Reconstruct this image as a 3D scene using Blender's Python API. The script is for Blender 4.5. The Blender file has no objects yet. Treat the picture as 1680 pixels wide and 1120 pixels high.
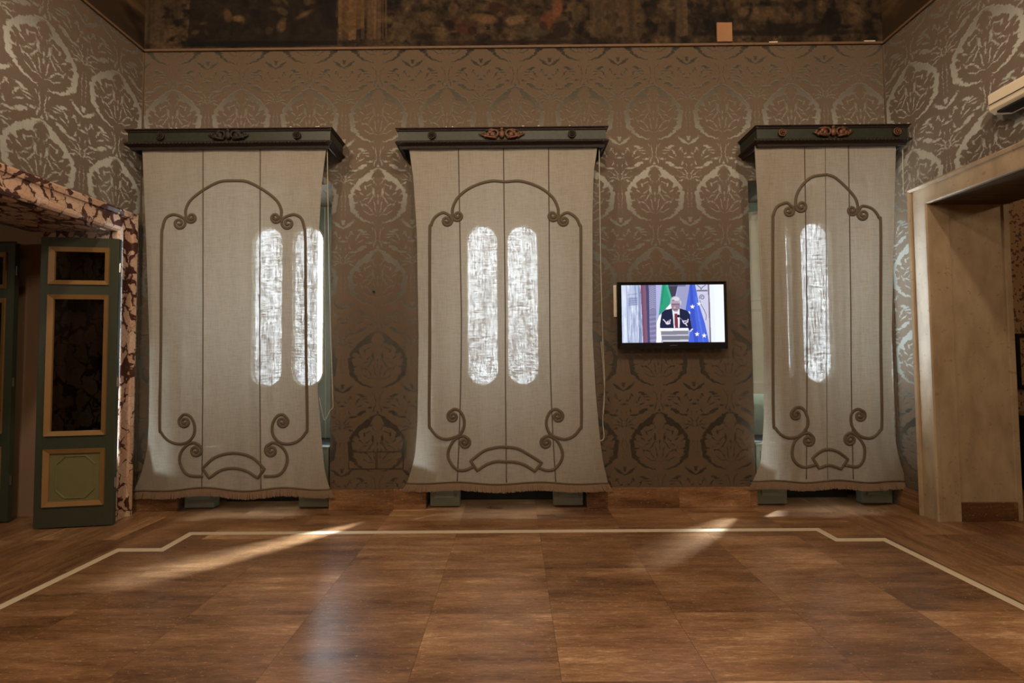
import bpy, bmesh, math, random
import numpy as np
from mathutils import Matrix, Vector
random.seed(5); rng = np.random.RandomState(5)
S = bpy.context.scene
COL = S.collection
# ------------------------------------------------------------------ camera, world, lights, exposure
F = 760.0
CAMP = Vector((0.0, -4.87, 1.55))
PITCH, YAW, ROLL = math.atan(28/760), math.atan(3/760), -0.008
RM = Matrix.Rotation(YAW, 3, 'Z') @ Matrix.Rotation(math.pi/2+PITCH, 3, 'X') @ Matrix.Rotation(ROLL, 3, 'Z')
cd = bpy.data.cameras.new('camera'); cam = bpy.data.objects.new('camera', cd); COL.objects.link(cam)
cd.sensor_width = 36; cd.lens = F/1680*36; cd.clip_start = 0.05; cd.clip_end = 100
M4 = RM.to_4x4(); M4.translation = CAMP; cam.matrix_world = M4
S.camera = cam
S.view_settings.view_transform = 'Standard'; S.view_settings.look = 'None'
S.view_settings.exposure = 0.1; S.view_settings.gamma = 1.0; S.view_settings.use_curve_mapping = False
SKY = 24.0
wd = bpy.data.worlds.new('world'); S.world = wd; wd.use_nodes = True
bg = wd.node_tree.nodes['Background']; bg.inputs[0].default_value = (0.83, 0.91, 1.0, 1); bg.inputs[1].default_value = SKY
def lamp(name, loc, power, color, radius):
    l = bpy.data.lights.new(name, 'POINT'); l.energy = power; l.color = color; l.shadow_soft_size = radius
    o = bpy.data.objects.new(name, l); COL.objects.link(o); o.location = loc; return o
WARM = (1.0, 0.80, 0.59)
lamp('lamp_centre', (0.3, -4.0, 5.1), 175, WARM, 0.12)
lamp('lamp_left', (-2.6, -3.6, 5.2), 205, WARM, 0.12)
lamp('lamp_right', (2.7, -3.6, 5.2), 180, WARM, 0.12)
lamp('fill_left_room', (-5.9, -2.7, 2.3), 13, WARM, 0.12)  # unseen fill added to brighten the pier beyond the left doorway
lamp('fill_rear', (-0.9, -7.0, 4.2), 220, WARM, 0.3)  # unseen warm fill added behind the camera, also reaches into the left doorway
lamp('lamp_next_room', (7.6, -1.8, 3.9), 60, (1.0, 0.66, 0.36), 0.12)
sl = bpy.data.lights.new('sun', 'SUN'); sl.energy = 66.0; sl.angle = math.radians(9); sl.color = (0.86, 0.93, 1.0)
so = bpy.data.objects.new('sun', sl); COL.objects.link(so)
so.rotation_euler = Vector((-1.36, -1.0, -1.52)).to_track_quat('-Z', 'Y').to_euler()
def portal(x0, x1, z0, z1, y):
    l = bpy.data.lights.new('window_portal', 'AREA'); l.shape = 'RECTANGLE'; l.size = x1-x0; l.size_y = z1-z0
    l.cycles.is_portal = True
    o = bpy.data.objects.new('window_portal', l); COL.objects.link(o); o.location = ((x0+x1)/2, y, (z0+z1)/2)
    o.rotation_euler = (math.radians(-90), 0, 0)

# ------------------------------------------------------------------ projection helpers (a pixel of the photo -> a point on a plane of the room)
def rayd(px, py): return RM @ Vector(((px-840)/F, (560-py)/F, -1.0))
def W(px, py, y=0.0):
    d = rayd(px, py); return CAMP + d*((y-CAMP.y)/d.y)
def XP(px, py, x):
    d = rayd(px, py); return CAMP + d*((x-CAMP.x)/d.x)
def FL(px, py, z=0.0):
    d = rayd(px, py); return CAMP + d*((z-CAMP.z)/d.z)

# ------------------------------------------------------------------ mesh + object helpers
class MB:
    def __init__(s): s.v = []; s.f = []; s.m = []; s.c = None
    def add(s, vs, fs, mi=0):
        b = len(s.v); s.v += [tuple(v) for v in vs]; s.f += [tuple(i+b for i in f) for f in fs]; s.m += [mi]*len(fs); return s
    def box(s, x0, x1, y0, y1, z0, z1, mi=0):
        x0, x1 = min(x0,x1), max(x0,x1); y0, y1 = min(y0,y1), max(y0,y1); z0, z1 = min(z0,z1), max(z0,z1)
        vs = [(x0,y0,z0),(x1,y0,z0),(x1,y1,z0),(x0,y1,z0),(x0,y0,z1),(x1,y0,z1),(x1,y1,z1),(x0,y1,z1)]
        return s.add(vs, [(0,3,2,1),(4,5,6,7),(0,1,5,4),(1,2,6,5),(2,3,7,6),(3,0,4,7)], mi)
    def tube(s, pts, r, n=8, mi=0, closed=False, flat=1.0):
        pts = [Vector(p) for p in pts]; N = len(pts); rings = []
        for i, p in enumerate(pts):
            a = pts[(i-1) % N] if (i or closed) else p; b = pts[(i+1) % N] if (i < N-1 or closed) else p
            t = (b-a).normalized() if (b-a).length > 1e-9 else Vector((0,0,1))
            up = Vector((0,1,0)) if abs(t.y) < .95 else Vector((1,0,0))
            u = t.cross(up).normalized(); w = u.cross(t).normalized()
            rr = r[i] if isinstance(r, (list, tuple)) else r
            rings.append([p + u*(rr*math.cos(2*math.pi*k/n)) + w*(rr*flat*math.sin(2*math.pi*k/n)) for k in range(n)])
        vs = [v for q in rings for v in q]; fs = []
        for i in range(N if closed else N-1):
            j = (i+1) % N
            for k in range(n): fs.append((i*n+k, i*n+(k+1) % n, j*n+(k+1) % n, j*n+k))
        if not closed: fs += [tuple(range(n))[::-1], tuple((N-1)*n+k for k in range(n))]
        return s.add(vs, fs, mi)
    def ball(s, c, rx, ry, rz, n=10, m=7, mi=0):
        vs = [(c[0], c[1], c[2]-rz)]; fs = []
        for j in range(1, m):
            a = -math.pi/2+math.pi*j/m
            for k in range(n):
                t = 2*math.pi*k/n; vs.append((c[0]+rx*math.cos(a)*math.cos(t), c[1]+ry*math.cos(a)*math.sin(t), c[2]+rz*math.sin(a)))
        vs.append((c[0], c[1], c[2]+rz))
        for k in range(n): fs.append((0, 1+(k+1) % n, 1+k)); fs.append((len(vs)-1, 1+(m-2)*n+k, 1+(m-2)*n+(k+1) % n))
        for j in range(m-2):
            for k in range(n): fs.append((1+j*n+k, 1+j*n+(k+1) % n, 1+(j+1)*n+(k+1) % n, 1+(j+1)*n+k))
        return s.add(vs, fs, mi)
    def build(s, name, mats, parent=None, smooth=False, bevel=0.0):
        me = bpy.data.meshes.new(name); me.from_pydata(s.v, [], s.f)
        if not isinstance(mats, (list, tuple)): mats = [mats]
        for m in mats: me.materials.append(m)
        if len(mats) > 1: me.polygons.foreach_set('material_index', s.m)
        if smooth: me.polygons.foreach_set('use_smooth', [True]*len(s.f))
        me.update()
        bm = bmesh.new(); bm.from_mesh(me); bmesh.ops.recalc_face_normals(bm, faces=bm.faces); bm.to_mesh(me); bm.free()
        o = bpy.data.objects.new(name, me); COL.objects.link(o)
        if parent is not None: o.parent = parent; o.matrix_parent_inverse = parent.matrix_world.inverted()
        if bevel:
            b = o.modifiers.new('bevel', 'BEVEL'); b.width = bevel; b.segments = 2; b.limit_method = 'ANGLE'
        return o
def structure(o): o['kind'] = 'structure'; return o
def tag(o, label, cat, group=None):
    o['label'] = label; o['category'] = cat
    if group: o['group'] = group
    return o
def thing(name, loc, label, cat, group=None, rz=0.0):
    o = bpy.data.objects.new(name, None); COL.objects.link(o); o.empty_display_size = 0.1
    o.location = loc; o.rotation_euler = (0, 0, rz)
    o.matrix_world = Matrix.Translation(Vector(loc)) @ Matrix.Rotation(rz, 4, 'Z')
    return tag(o, label, cat, group)
def ringframe(mb, x0, x1, z0, z1, w, yf, yb, mi=0, slope=0.0):
    """rectangular frame of width w between depths yf (front) and yb (back); the inner edge is set back by slope"""
    o = [(x0,z0),(x1,z0),(x1,z1),(x0,z1)]; i = [(x0+w,z0+w),(x1-w,z0+w),(x1-w,z1-w),(x0+w,z1-w)]
    vs = [(x,yf,z) for x,z in o]+[(x,yf+slope,z) for x,z in i]+[(x,yb,z) for x,z in o]+[(x,yb,z) for x,z in i]
    fs = []
    for k in range(4):
        n = (k+1) % 4
        fs += [(k,n,4+n,4+k),(8+k,12+k,12+n,8+n),(k,8+k,8+n,n),(4+k,4+n,12+n,12+k)]
    return mb.add(vs, fs, mi)
def smooth_path(pts, n=6, closed=False):
    P = [Vector(p) for p in pts]; N = len(P); out = []
    for i in range(N if closed else N-1):
        p0 = P[(i-1) % N] if (i or closed) else P[0]*2-P[1]; p1 = P[i]; p2 = P[(i+1) % N]
        p3 = P[(i+2) % N] if (i < N-2 or closed) else P[-1]*2-P[-2]
        for k in range(n):
            t = k/n; out.append(0.5*((2*p1)+(p2-p0)*t+(2*p0-5*p1+4*p2-p3)*t*t+(3*p1-p0-3*p2+p3)*t**3))
    if not closed: out.append(P[-1])
    return out

# ------------------------------------------------------------------ materials
def lin(c):
    return tuple(x/12.92 if x <= .04045 else ((x+.055)/1.055)**2.4 for x in c)
def hexa(r, g, b): return lin((r/255, g/255, b/255))+(1,)
class NT:
    def __init__(s, name):
        s.mat = bpy.data.materials.new(name); s.mat.use_nodes = True; s.t = s.mat.node_tree; s.b = s.t.nodes['Principled BSDF']; s.out = s.t.nodes['Material Output']
    def n(s, typ, **k):
        nd = s.t.nodes.new(typ)
        for a, v in k.items(): setattr(nd, a, v)
        return nd
    def l(s, a, b): s.t.links.new(a, b)
    def set(s, sock, v):
        if isinstance(v, bpy.types.NodeSocket): s.l(v, sock)
        else: sock.default_value = v
    def m(s, op, a, b=None, c=None, clamp=False):
        nd = s.n('ShaderNodeMath', operation=op); nd.use_clamp = clamp
        for i, v in enumerate((a, b, c)):
            if v is not None: s.set(nd.inputs[i], v)
        return nd.outputs[0]
    def pos(s):
        return s.n('ShaderNodeNewGeometry').outputs['Position']
    def sep(s, v):
        nd = s.n('ShaderNodeSeparateXYZ'); s.l(v, nd.inputs[0]); return nd.outputs
    def comb(s, x, y, z):
        nd = s.n('ShaderNodeCombineXYZ')
        for i, v in enumerate((x, y, z)): s.set(nd.inputs[i], v)
        return nd.outputs[0]
    def map(s, v, sc=(1,1,1), loc=(0,0,0), rot=(0,0,0)):
        nd = s.n('ShaderNodeMapping'); s.l(v, nd.inputs[0]); nd.inputs['Scale'].default_value = sc; nd.inputs['Location'].default_value = loc; nd.inputs['Rotation'].default_value = rot; return nd.outputs[0]
    def noise(s, v, scale=5, detail=3, rough=.5, dist=0.0, dim='3D'):
        nd = s.n('ShaderNodeTexNoise'); nd.noise_dimensions = dim; s.l(v, nd.inputs['Vector'])
        nd.inputs['Scale'].default_value = scale; nd.inputs['Detail'].default_value = detail; nd.inputs['Roughness'].default_value = rough; nd.inputs['Distortion'].default_value = dist
        return nd.outputs[0]
    def ramp(s, f, stops, interp='LINEAR'):
        nd = s.n('ShaderNodeValToRGB'); s.set(nd.inputs[0], f); cr = nd.color_ramp; cr.interpolation = interp
        while len(cr.elements) < len(stops): cr.elements.new(.5)
        for e, (p, c) in zip(cr.elements, stops):
            e.position = p; e.color = c if not isinstance(c, (int, float)) else (c, c, c, 1)
        return nd.outputs[0]
    def mix(s, f, a, b, blend='MIX'):
        nd = s.n('ShaderNodeMix', data_type='RGBA', blend_type=blend); s.set(nd.inputs[0], f); s.set(nd.inputs[6], a); s.set(nd.inputs[7], b); return nd.outputs[2]
    def bump(s, h, strength=.3, dist=.01):
        nd = s.n('ShaderNodeBump'); nd.inputs['Strength'].default_value = strength; nd.inputs['Distance'].default_value = dist; s.l(h, nd.inputs['Height']); s.l(nd.outputs[0], s.b.inputs['Normal'])
    def base(s, col=None, rough=None, metal=None, spec=None):
        if col is not None: s.set(s.b.inputs['Base Color'], col)
        if rough is not None: s.set(s.b.inputs['Roughness'], rough)
        if metal is not None: s.set(s.b.inputs['Metallic'], metal)
        if spec is not None: s.set(s.b.inputs['Specular IOR Level'], spec)
        return s.mat

DAM = [(1,370,700,228,190,0),(1,440,560,140,62,38),(1,425,505,75,24,40),
(-1,370,735,158,120,0),(-1,470,700,85,60,-60),(-1,520,770,45,22,-50),(-1,480,820,48,22,-25),(-1,425,850,45,18,-10),
(-1,545,690,32,14,-75),(-1,530,645,30,16,-60),(-1,370,530,40,66,0),(-1,450,580,55,30,20),(-1,485,602,30,26,0),(-1,408,512,26,12,50),
(-1,430,620,50,30,60),(-1,370,640,60,70,0),(-1,370,890,34,70,0),
(1,440,590,22,6,20),(1,462,605,8,14,20),(1,405,640,7,40,25),(1,425,700,6,34,-35),(1,470,700,22,5,30),(1,470,740,30,5,-20),
(1,390,760,5,40,10),(1,430,780,28,5,-50),(1,460,800,20,5,-20),(1,500,730,18,5,-60),(1,395,560,5,26,20),
(1,500,650,22,5,-40),(1,440,655,20,5,50),(1,372,700,4,30,0),(1,410,820,24,5,-20),(1,540,730,12,5,-20),
(1,600,262,52,13,33),(1,640,240,20,14,0),(1,500,305,38,10,-12),(1,580,325,28,8,-30),(-1,640,290,40,22,0),(-1,600,310,36,14,20),(1,590,345,24,5,50),(1,610,365,5,22,30),
(1,640,390,30,7,0),(1,470,330,32,6,-8),(1,515,345,16,7,50),(1,535,370,6,20,-10),(1,505,395,26,6,30),(1,455,360,24,5,-10),(1,430,400,22,6,10),
(1,495,447,50,14,22),(1,565,478,32,10,12),(1,590,440,6,16,20),(1,620,455,4,20,0),
(1,610,500,5,20,-30),(1,590,520,34,5,22),(1,585,545,34,5,5),(1,575,568,26,6,-20),(1,620,545,18,5,40),
(1,352,330,5,34,0),(1,385,345,5,50,0),(1,405,300,16,5,-60),(1,400,415,6,22,-12),(1,370,437,10,14,0),(1,622,700,3,60,0),(1,640,872,26,14,0),(1,596,893,52,12,33)]
def damask(name, axis, u_col, z_bot, fig, grd, extra=None):
    """silk damask: 73 cm repeat; matt figure, satin ground.  axis 0 = wall along X, 1 = wall along Y"""
    t = NT(name); p = t.sep(t.pos())
    u = t.m('MULTIPLY', t.m('SUBTRACT', p[axis], u_col), 726.0)
    x = t.m('ADD', t.m('ABSOLUTE', t.m('SUBTRACT', t.m('FLOORED_MODULO', t.m('ADD', u, 267.5), 535.0), 267.5)), 370.0)
    y = t.m('SUBTRACT', 885.0, t.m('FLOORED_MODULO', t.m('MULTIPLY', t.m('SUBTRACT', p[2], z_bot), 729.0), 636.0))
    v = t.comb(x, y, 0.0)
    wn = t.n('ShaderNodeTexNoise'); t.l(v, wn.inputs['Vector']); wn.inputs['Scale'].default_value = .022; wn.inputs['Detail'].default_value = 2
    wo = t.n('ShaderNodeVectorMath', operation='MULTIPLY_ADD'); t.l(wn.outputs['Color'], wo.inputs[0]); wo.inputs[1].default_value = (46, 46, 0); wo.inputs[2].default_value = (-23, -23, 0)
    va = t.n('ShaderNodeVectorMath', operation='ADD'); t.l(v, va.inputs[0]); t.l(wo.outputs[0], va.inputs[1]); v = va.outputs[0]
    ops = []
    for q in DAM:
        r = max(q[3], q[4]); ops.append(q)
        if q[2]-r < 249: ops.append(q[:2]+(q[2]+636,)+q[3:])
        if q[2]+r > 885: ops.append(q[:2]+(q[2]-636,)+q[3:])
    G = None
    for oi, (s, cx, cy, rx, ry, d) in enumerate(ops):
        k = min(rx, ry)
        if oi % 5 == 4:  # keeps the long chain evaluated in order, a few shapes at a time
            ch = t.n('ShaderNodeVectorMath', operation='MULTIPLY_ADD'); t.l(G, ch.inputs[0]); ch.inputs[1].default_value = (1e-7, 1e-7, 0); t.l(v, ch.inputs[2]); v = ch.outputs[0]
        mp = t.n('ShaderNodeMapping', vector_type='TEXTURE'); t.l(v, mp.inputs[0])
        mp.inputs['Location'].default_value = (cx, cy, 0); mp.inputs['Rotation'].default_value = (0, 0, math.radians(d)); mp.inputs['Scale'].default_value = (rx/k, ry/k, 1)
        ln = t.n('ShaderNodeVectorMath', operation='LENGTH'); t.l(mp.outputs[0], ln.inputs[0])
        e = t.m('SUBTRACT', ln.outputs['Value'], float(k))
        if G is None: G = t.m('SUBTRACT', float(k), ln.outputs['Value'])
        elif s < 0: G = t.m('MINIMUM', G, e)
        else: G = t.m('MAXIMUM', G, t.m('SUBTRACT', float(k), ln.outputs['Value']))
    nz = t.noise(v, .075, 2)
    G = t.m('ADD', G, t.m('MULTIPLY', t.m('SUBTRACT', nz, .5), 20.0))
    g = t.m('MULTIPLY_ADD', G, .22, .5, clamp=True)
    wear = t.noise(t.pos(), 1.3, 4)
    rep = t.noise(t.map(t.pos(), (220, 220, 14)), 1.0, 2)
    fc = t.mix(wear, fig, tuple(c*.78 for c in fig[:3])+(1,)); gc = t.mix(wear, grd, tuple(c*.8 for c in grd[:3])+(1,))
    col = t.mix(g, fc, gc)
    col = t.mix(t.m('MULTIPLY', rep, .35), col, (0.02, 0.015, 0.01, 1))
    t.base(col, t.m('MULTIPLY_ADD', g, -.11, .67), t.m('MULTIPLY_ADD', g, .88, .05), .4)
    t.b.inputs['Anisotropic'].default_value = .95   # the satin's horizontal threads spread a highlight sideways
    t.l(t.comb(*((1.0, 0.0, 0.0) if axis == 0 else (0.0, 1.0, 0.0))), t.b.inputs['Tangent'])
    t.bump(t.m('MULTIPLY_ADD', g, -.6, t.m('MULTIPLY', rep, .4)), .25, .004)
    return t.mat
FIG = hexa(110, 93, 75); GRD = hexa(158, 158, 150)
M = {}
M['dam_back_dimmed'] = damask('silk_damask_back_dimmed', 0, 1.513, .383, FIG, hexa(134, 132, 123))  # same silk as the sides; ground colour darkened to mute its lit contrast
M['dam_side'] = damask('silk_damask_side', 1, -.31, .383, FIG, GRD)

def plain(name, col, rough=.6, metal=0.0, spec=.5, var=.15, scale=6, bump=0.0):
    t = NT(name); n = t.noise(t.pos(), scale, 4)
    c = t.mix(n, tuple(x*(1-var) for x in col[:3])+(1,), tuple(min(1, x*(1+var)) for x in col[:3])+(1,))
    t.base(c, rough, metal, spec)
    if bump: t.bump(t.noise(t.pos(), scale*8, 3), bump, .003)
    return t.mat
M['green'] = plain('green_paint', hexa(56, 62, 48), .5, scale=9)
M['green_dark'] = plain('dark_green_paint', hexa(36, 42, 30), .5, scale=26, var=.6)
M['sage'] = plain('sage_panel_paint', hexa(108, 106, 72), .5, scale=8)
M['ochre'] = plain('ochre_moulding_paint', hexa(138, 106, 64), .45, scale=12)
M['brown'] = plain('dark_carved_wood', hexa(36, 26, 19), .6, scale=45, var=.9, bump=.8)
M['gilt'] = plain('worn_gilt_wood', hexa(98, 64, 44), .4, .25, scale=60, var=.8, bump=.4)
M['shutter'] = plain('grey_green_shutter_paint', hexa(114, 119, 107), .5)
M['cream'] = plain('cream_window_paint', hexa(196, 190, 170), .5)
M['plaster'] = plain('aged_plaster', hexa(150, 128, 100), .85, scale=3)
M['ceiling'] = plain('dim_ceiling_plaster', hexa(120, 96, 70), .9, scale=2)
M['black'] = plain('black_gloss_plastic', (.006,.006,.007,1), .12)
M['matte_black'] = plain('black_matt_metal', (.01,.01,.01,1), .5)
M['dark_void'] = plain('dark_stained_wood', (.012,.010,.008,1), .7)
M['white_plastic'] = plain('cream_plastic_casing', hexa(226, 214, 190), .35, var=.04)
M['cord'] = plain('pale_cotton_cord', hexa(176, 166, 146), .8)
M['steel'] = plain('polished_steel', hexa(190, 185, 175), .25, .9)
M['trim_braid'] = plain('taupe_braid', hexa(96, 84, 67), .85, scale=120, var=.3, bump=.5)
M['seam'] = plain('dark_seam_tape', hexa(92, 82, 68), .9, scale=60, var=.2)
M['fringe'] = plain('brown_thread_fringe', hexa(134, 112, 92), .9, scale=90, var=.3)
M['inlay'] = plain('cream_stone_inlay', hexa(206, 194, 168), .28, scale=5, var=.08)

t = NT('beige_stone_casing'); n1 = t.noise(t.map(t.pos(), (3, 3, 1.2)), 2.2, 6, .6); n2 = t.noise(t.pos(), 22, 4)
c = t.ramp(n1, [(.3, hexa(142, 122, 96)), (.52, hexa(160, 140, 112)), (.75, hexa(172, 153, 126))])
c = t.mix(t.m('MULTIPLY', t.m('GREATER_THAN', n2, .66), .4), c, hexa(110, 86, 58)); t.base(c, .5); M['stone'] = t.mat

t = NT('breccia_marble')
w = t.noise(t.map(t.pos(), (1,1,1)), 5, 4)
wv = t.n('ShaderNodeVectorMath', operation='ADD'); t.l(t.pos(), wv.inputs[0]); nn = t.n('ShaderNodeTexNoise'); t.l(t.pos(), nn.inputs['Vector']); nn.inputs['Scale'].default_value = 9; nn.inputs['Detail'].default_value = 4
sc = t.n('ShaderNodeVectorMath', operation='SCALE'); t.l(nn.outputs['Color'], sc.inputs[0]); sc.inputs['Scale'].default_value = .16; t.l(sc.outputs[0], wv.inputs[1])
vo = t.n('ShaderNodeTexVoronoi', feature='DISTANCE_TO_EDGE'); t.l(t.map(wv.outputs[0], (1.4, 1.4, .85)), vo.inputs['Vector']); vo.inputs['Scale'].default_value = 6.0
vc = t.n('ShaderNodeTexVoronoi'); t.l(t.map(wv.outputs[0], (1.4, 1.4, .85)), vc.inputs['Vector']); vc.inputs['Scale'].default_value = 6.0
thr = t.m('MULTIPLY', t.m('SUBTRACT', w, .41, clamp=True), .8)
vein = t.m('SUBTRACT', 1.0, t.m('MULTIPLY_ADD', t.m('SUBTRACT', vo.outputs[0], thr), 30.0, .3, clamp=True))
cs = t.sep(vc.outputs['Color'])
cream = t.mix(cs[0], hexa(192, 160, 136), hexa(208, 188, 170)); cream = t.mix(t.m('MULTIPLY', t.noise(t.pos(), 4, 5), .5), cream, hexa(190, 140, 110))
c = t.mix(vein, cream, t.mix(t.noise(t.pos(), 40, 3), hexa(58, 34, 30), hexa(88, 56, 48)))
fine = t.n('ShaderNodeTexVoronoi', feature='DISTANCE_TO_EDGE'); t.l(wv.outputs[0], fine.inputs['Vector']); fine.inputs['Scale'].default_value = 19
c = t.mix(t.m('MULTIPLY', t.m('LESS_THAN', fine.outputs[0], .035), .35), c, hexa(100, 60, 46))
t.base(c, .22); M['marble'] = t.mat

def travertine(name, along, tone=(1, 1, 1), upright=False):
    t = NT(name); p = t.sep(t.pos())
    if upright: p = (p[0], t.m('ADD', p[2], .2), p[2])
    a, b = (p[0], p[1]) if along == 0 else (p[1], p[0])
    tx = t.m('DIVIDE', t.m('ADD', p[0], .522), .738); ty = t.m('DIVIDE', t.m('ADD', p[1], .79), .60)
    ix = t.m('FLOOR', tx); iy = t.m('FLOOR', ty)
    wn = t.n('ShaderNodeTexWhiteNoise', noise_dimensions='3D'); t.l(t.comb(ix, iy, 3.0), wn.inputs['Vector']); r = wn.outputs['Value']
    off = t.comb(t.m('MULTIPLY', r, 37.0), t.m('MULTIPLY', wn.outputs['Value'], 91.0), 0.0)
    va = t.n('ShaderNodeVectorMath', operation='ADD'); t.l(t.comb(a, b, 0.0), va.inputs[0]); t.l(off, va.inputs[1]); q = va.outputs[0]
    g1 = t.noise(t.map(q, (1.6, 13, 1)), 1.0, 8, .75, .1); g2 = t.noise(t.map(q, (14, 90, 1)), 1.0, 7, .8); g3 = t.noise(t.map(q, (1.0, 2.4, 1)), 1.0, 3)
    g = t.m('ADD', t.m('MULTIPLY', g1, .36), t.m('ADD', t.m('MULTIPLY', g2, .32), t.m('MULTIPLY', g3, .32)))
    g = t.m('ADD', g, t.m('MULTIPLY_ADD', r, .07, -.035))
    T = lambda c: (c[0]*tone[0]*1.08, c[1]*tone[1]*.98, c[2]*tone[2]*.86, 1)
    c = t.ramp(g, [(.38, T(hexa(76, 54, 40))), (.45, T(hexa(104, 78, 56))), (.50, T(hexa(126, 97, 71))), (.56, T(hexa(150, 120, 91))), (.63, T(hexa(196, 170, 138)))])
    pit = t.noise(t.map(q, (30, 110, 1)), 1.0, 4); c = t.mix(t.m('MULTIPLY', t.m('GREATER_THAN', pit, .66), .45), c, hexa(214, 182, 140))
    pit2 = t.m('LESS_THAN', pit, .30); c = t.mix(t.m('MULTIPLY', pit2, .5), c, hexa(60, 36, 20))
    fx = t.m('ABSOLUTE', t.m('SUBTRACT', t.m('FRACT', tx), .5)); fy = t.m('ABSOLUTE', t.m('SUBTRACT', t.m('FRACT', ty), .5))
    j = t.m('MAXIMUM', t.m('GREATER_THAN', fx, .4978), t.m('GREATER_THAN', fy, .4975))
    c = t.mix(t.m('MULTIPLY', j, .6), c, hexa(50, 34, 22))
    t.base(c, t.m('MULTIPLY_ADD', g3, .16, .22), 0, .5); t.bump(g2, .03, .001); return t.mat
M['floor'] = travertine('travertine_floor', 0); M['floor_side'] = travertine('travertine_floor_side', 1, (.9, .88, .86))
M['base'] = travertine('travertine_skirting', 0, (.85, .82, .8), True)

M['base_dark'] = travertine('dark_travertine_block', 0, (.42, .38, .34), True)
# curtain linen: a real weave - threads that scatter and pass light, holes that let one see through
def linen():
    t = NT('open_weave_linen'); t.t.nodes.remove(t.b); P = t.pos()
    h = t.noise(t.map(P, (9, 1, 150)), 1.0, 3, .6); v = t.noise(t.map(P, (150, 1, 8)), 1.0, 3, .6)
    st = t.noise(t.map(P, (9, 1, .9)), 1.0, 3)
    h2 = t.noise(t.map(P, (25, 1, 420)), 1.0, 1); v2 = t.noise(t.map(P, (420, 1, 20)), 1.0, 1)
    w = t.m('ADD', t.m('MULTIPLY', t.m('ADD', h, v), .32), t.m('ADD', t.m('MULTIPLY', t.m('ADD', h2, v2), .12), t.m('MULTIPLY', st, .12)))
    open_ = t.m('MULTIPLY_ADD', t.m('SUBTRACT', w, .5), .40, .0215, clamp=True)
    col = t.ramp(w, [(.40, hexa(138, 131, 118)), (.5, hexa(152, 145, 132)), (.60, hexa(161, 155, 143))])
    d = t.n('ShaderNodeBsdfDiffuse'); t.l(col, d.inputs[0]); tr = t.n('ShaderNodeBsdfTranslucent'); t.l(col, tr.inputs[0])
    bp = t.n('ShaderNodeBump'); bp.inputs['Strength'].default_value = .35; bp.inputs['Distance'].default_value = .003; t.l(w, bp.inputs['Height']); t.l(bp.outputs[0], d.inputs['Normal'])
    m1 = t.n('ShaderNodeMixShader'); m1.inputs[0].default_value = .10; t.l(d.outputs[0], m1.inputs[1]); t.l(tr.outputs[0], m1.inputs[2])
    tp = t.n('ShaderNodeBsdfTransparent'); m2 = t.n('ShaderNodeMixShader'); t.l(open_, m2.inputs[0]); t.l(m1.outputs[0], m2.inputs[1]); t.l(tp.outputs[0], m2.inputs[2])
    t.l(m2.outputs[0], t.out.inputs[0]); return t.mat
M['linen'] = linen()
def glassmat(name, tint, refl=.06, rough=.03):
    t = NT(name); t.t.nodes.remove(t.b); tp = t.n('ShaderNodeBsdfTransparent'); tp.inputs[0].default_value = tint
    g = t.n('ShaderNodeBsdfGlossy'); g.inputs['Roughness'].default_value = rough
    m = t.n('ShaderNodeMixShader'); m.inputs[0].default_value = refl; t.l(tp.outputs[0], m.inputs[1]); t.l(g.outputs[0], m.inputs[2]); t.l(m.outputs[0], t.out.inputs[0]); return t.mat
M['glass'] = glassmat('window_glass', (.92, .95, .95, 1)); M['door_glass'] = glassmat('dark_door_glass', (.4, .38, .35, 1), .04)
def vcol(name, emit=0.0, rough=.8):
    t = NT(name); a = t.n('ShaderNodeVertexColor'); a.layer_name = 'col'
    if emit:
        t.base((0,0,0,1), .15); t.l(a.outputs[0], t.b.inputs['Emission Color']); t.b.inputs['Emission Strength'].default_value = emit
    else: t.base(a.outputs[0], rough, 0, .2)
    return t.mat
M['fresco'] = vcol('painted_frieze'); M['screen'] = vcol('tv_picture', 1.0)

# ------------------------------------------------------------------ room shell
XL, XR, YB, ZC = -3.97, 3.99, -9.0, 6.1
ZT = W(843, 78, 0).z                     # top of the silk
HZ = 3.42                                # head of the window recesses
REC = [(-3.50, -1.93), (-.92, .74), (2.50, 3.965)]
PANES = [-2.74, -.13, 3.42]
PZ0, PZ1 = 1.24, 3.17
wb = MB(); xs = [XL-1.2] + [v for r in REC for v in r] + [XR+1.2]
for i in range(0, len(xs), 2): wb.box(xs[i], xs[i+1], 0, .9, -.05, HZ)
wb.box(XL-1.2, XR+1.2, 0, .9, HZ, ZT+.0)
wb.box(XL-1.2, XR+1.2, 0, .9, ZT, ZC+.1)
structure(wb.build('wall_back', M['dam_back_dimmed']))
# left wall with doorway
LD0, LD1, LDH = XP(190, 560, -3.90).y, -2.15, 2.84
wl = MB(); wl.box(XL-.60, XL, LD0, .0, -.05, ZC+.1); wl.box(XL-.80, XL, YB, LD1, -.05, ZC+.1); wl.box(XL-.80, XL, LD1, LD0, LDH, ZC+.1)
structure(wl.build('wall_left', M['dam_side']))
RD0, RD1, RDH = XP(1529, 560, 3.95).y+.03, -2.35, 2.99
wr = MB(); wr.box(XR, XR+.74, RD0, .0, -.05, ZC+.1); wr.box(XR, XR+.74, YB, RD1, -.05, ZC+.1); wr.box(XR, XR+.74, RD1, RD0, RDH, ZC+.1)
structure(wr.build('wall_right', M['dam_side']))
structure(MB().box(XL-.8, XR+.8, YB-.3, YB, -.05, ZC+.1).build('wall_rear', M['plaster']))
structure(MB().box(XL-.8, XR+.8, YB-.3, .9, ZC, ZC+.3).build('ceiling', M['ceiling']))
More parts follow.
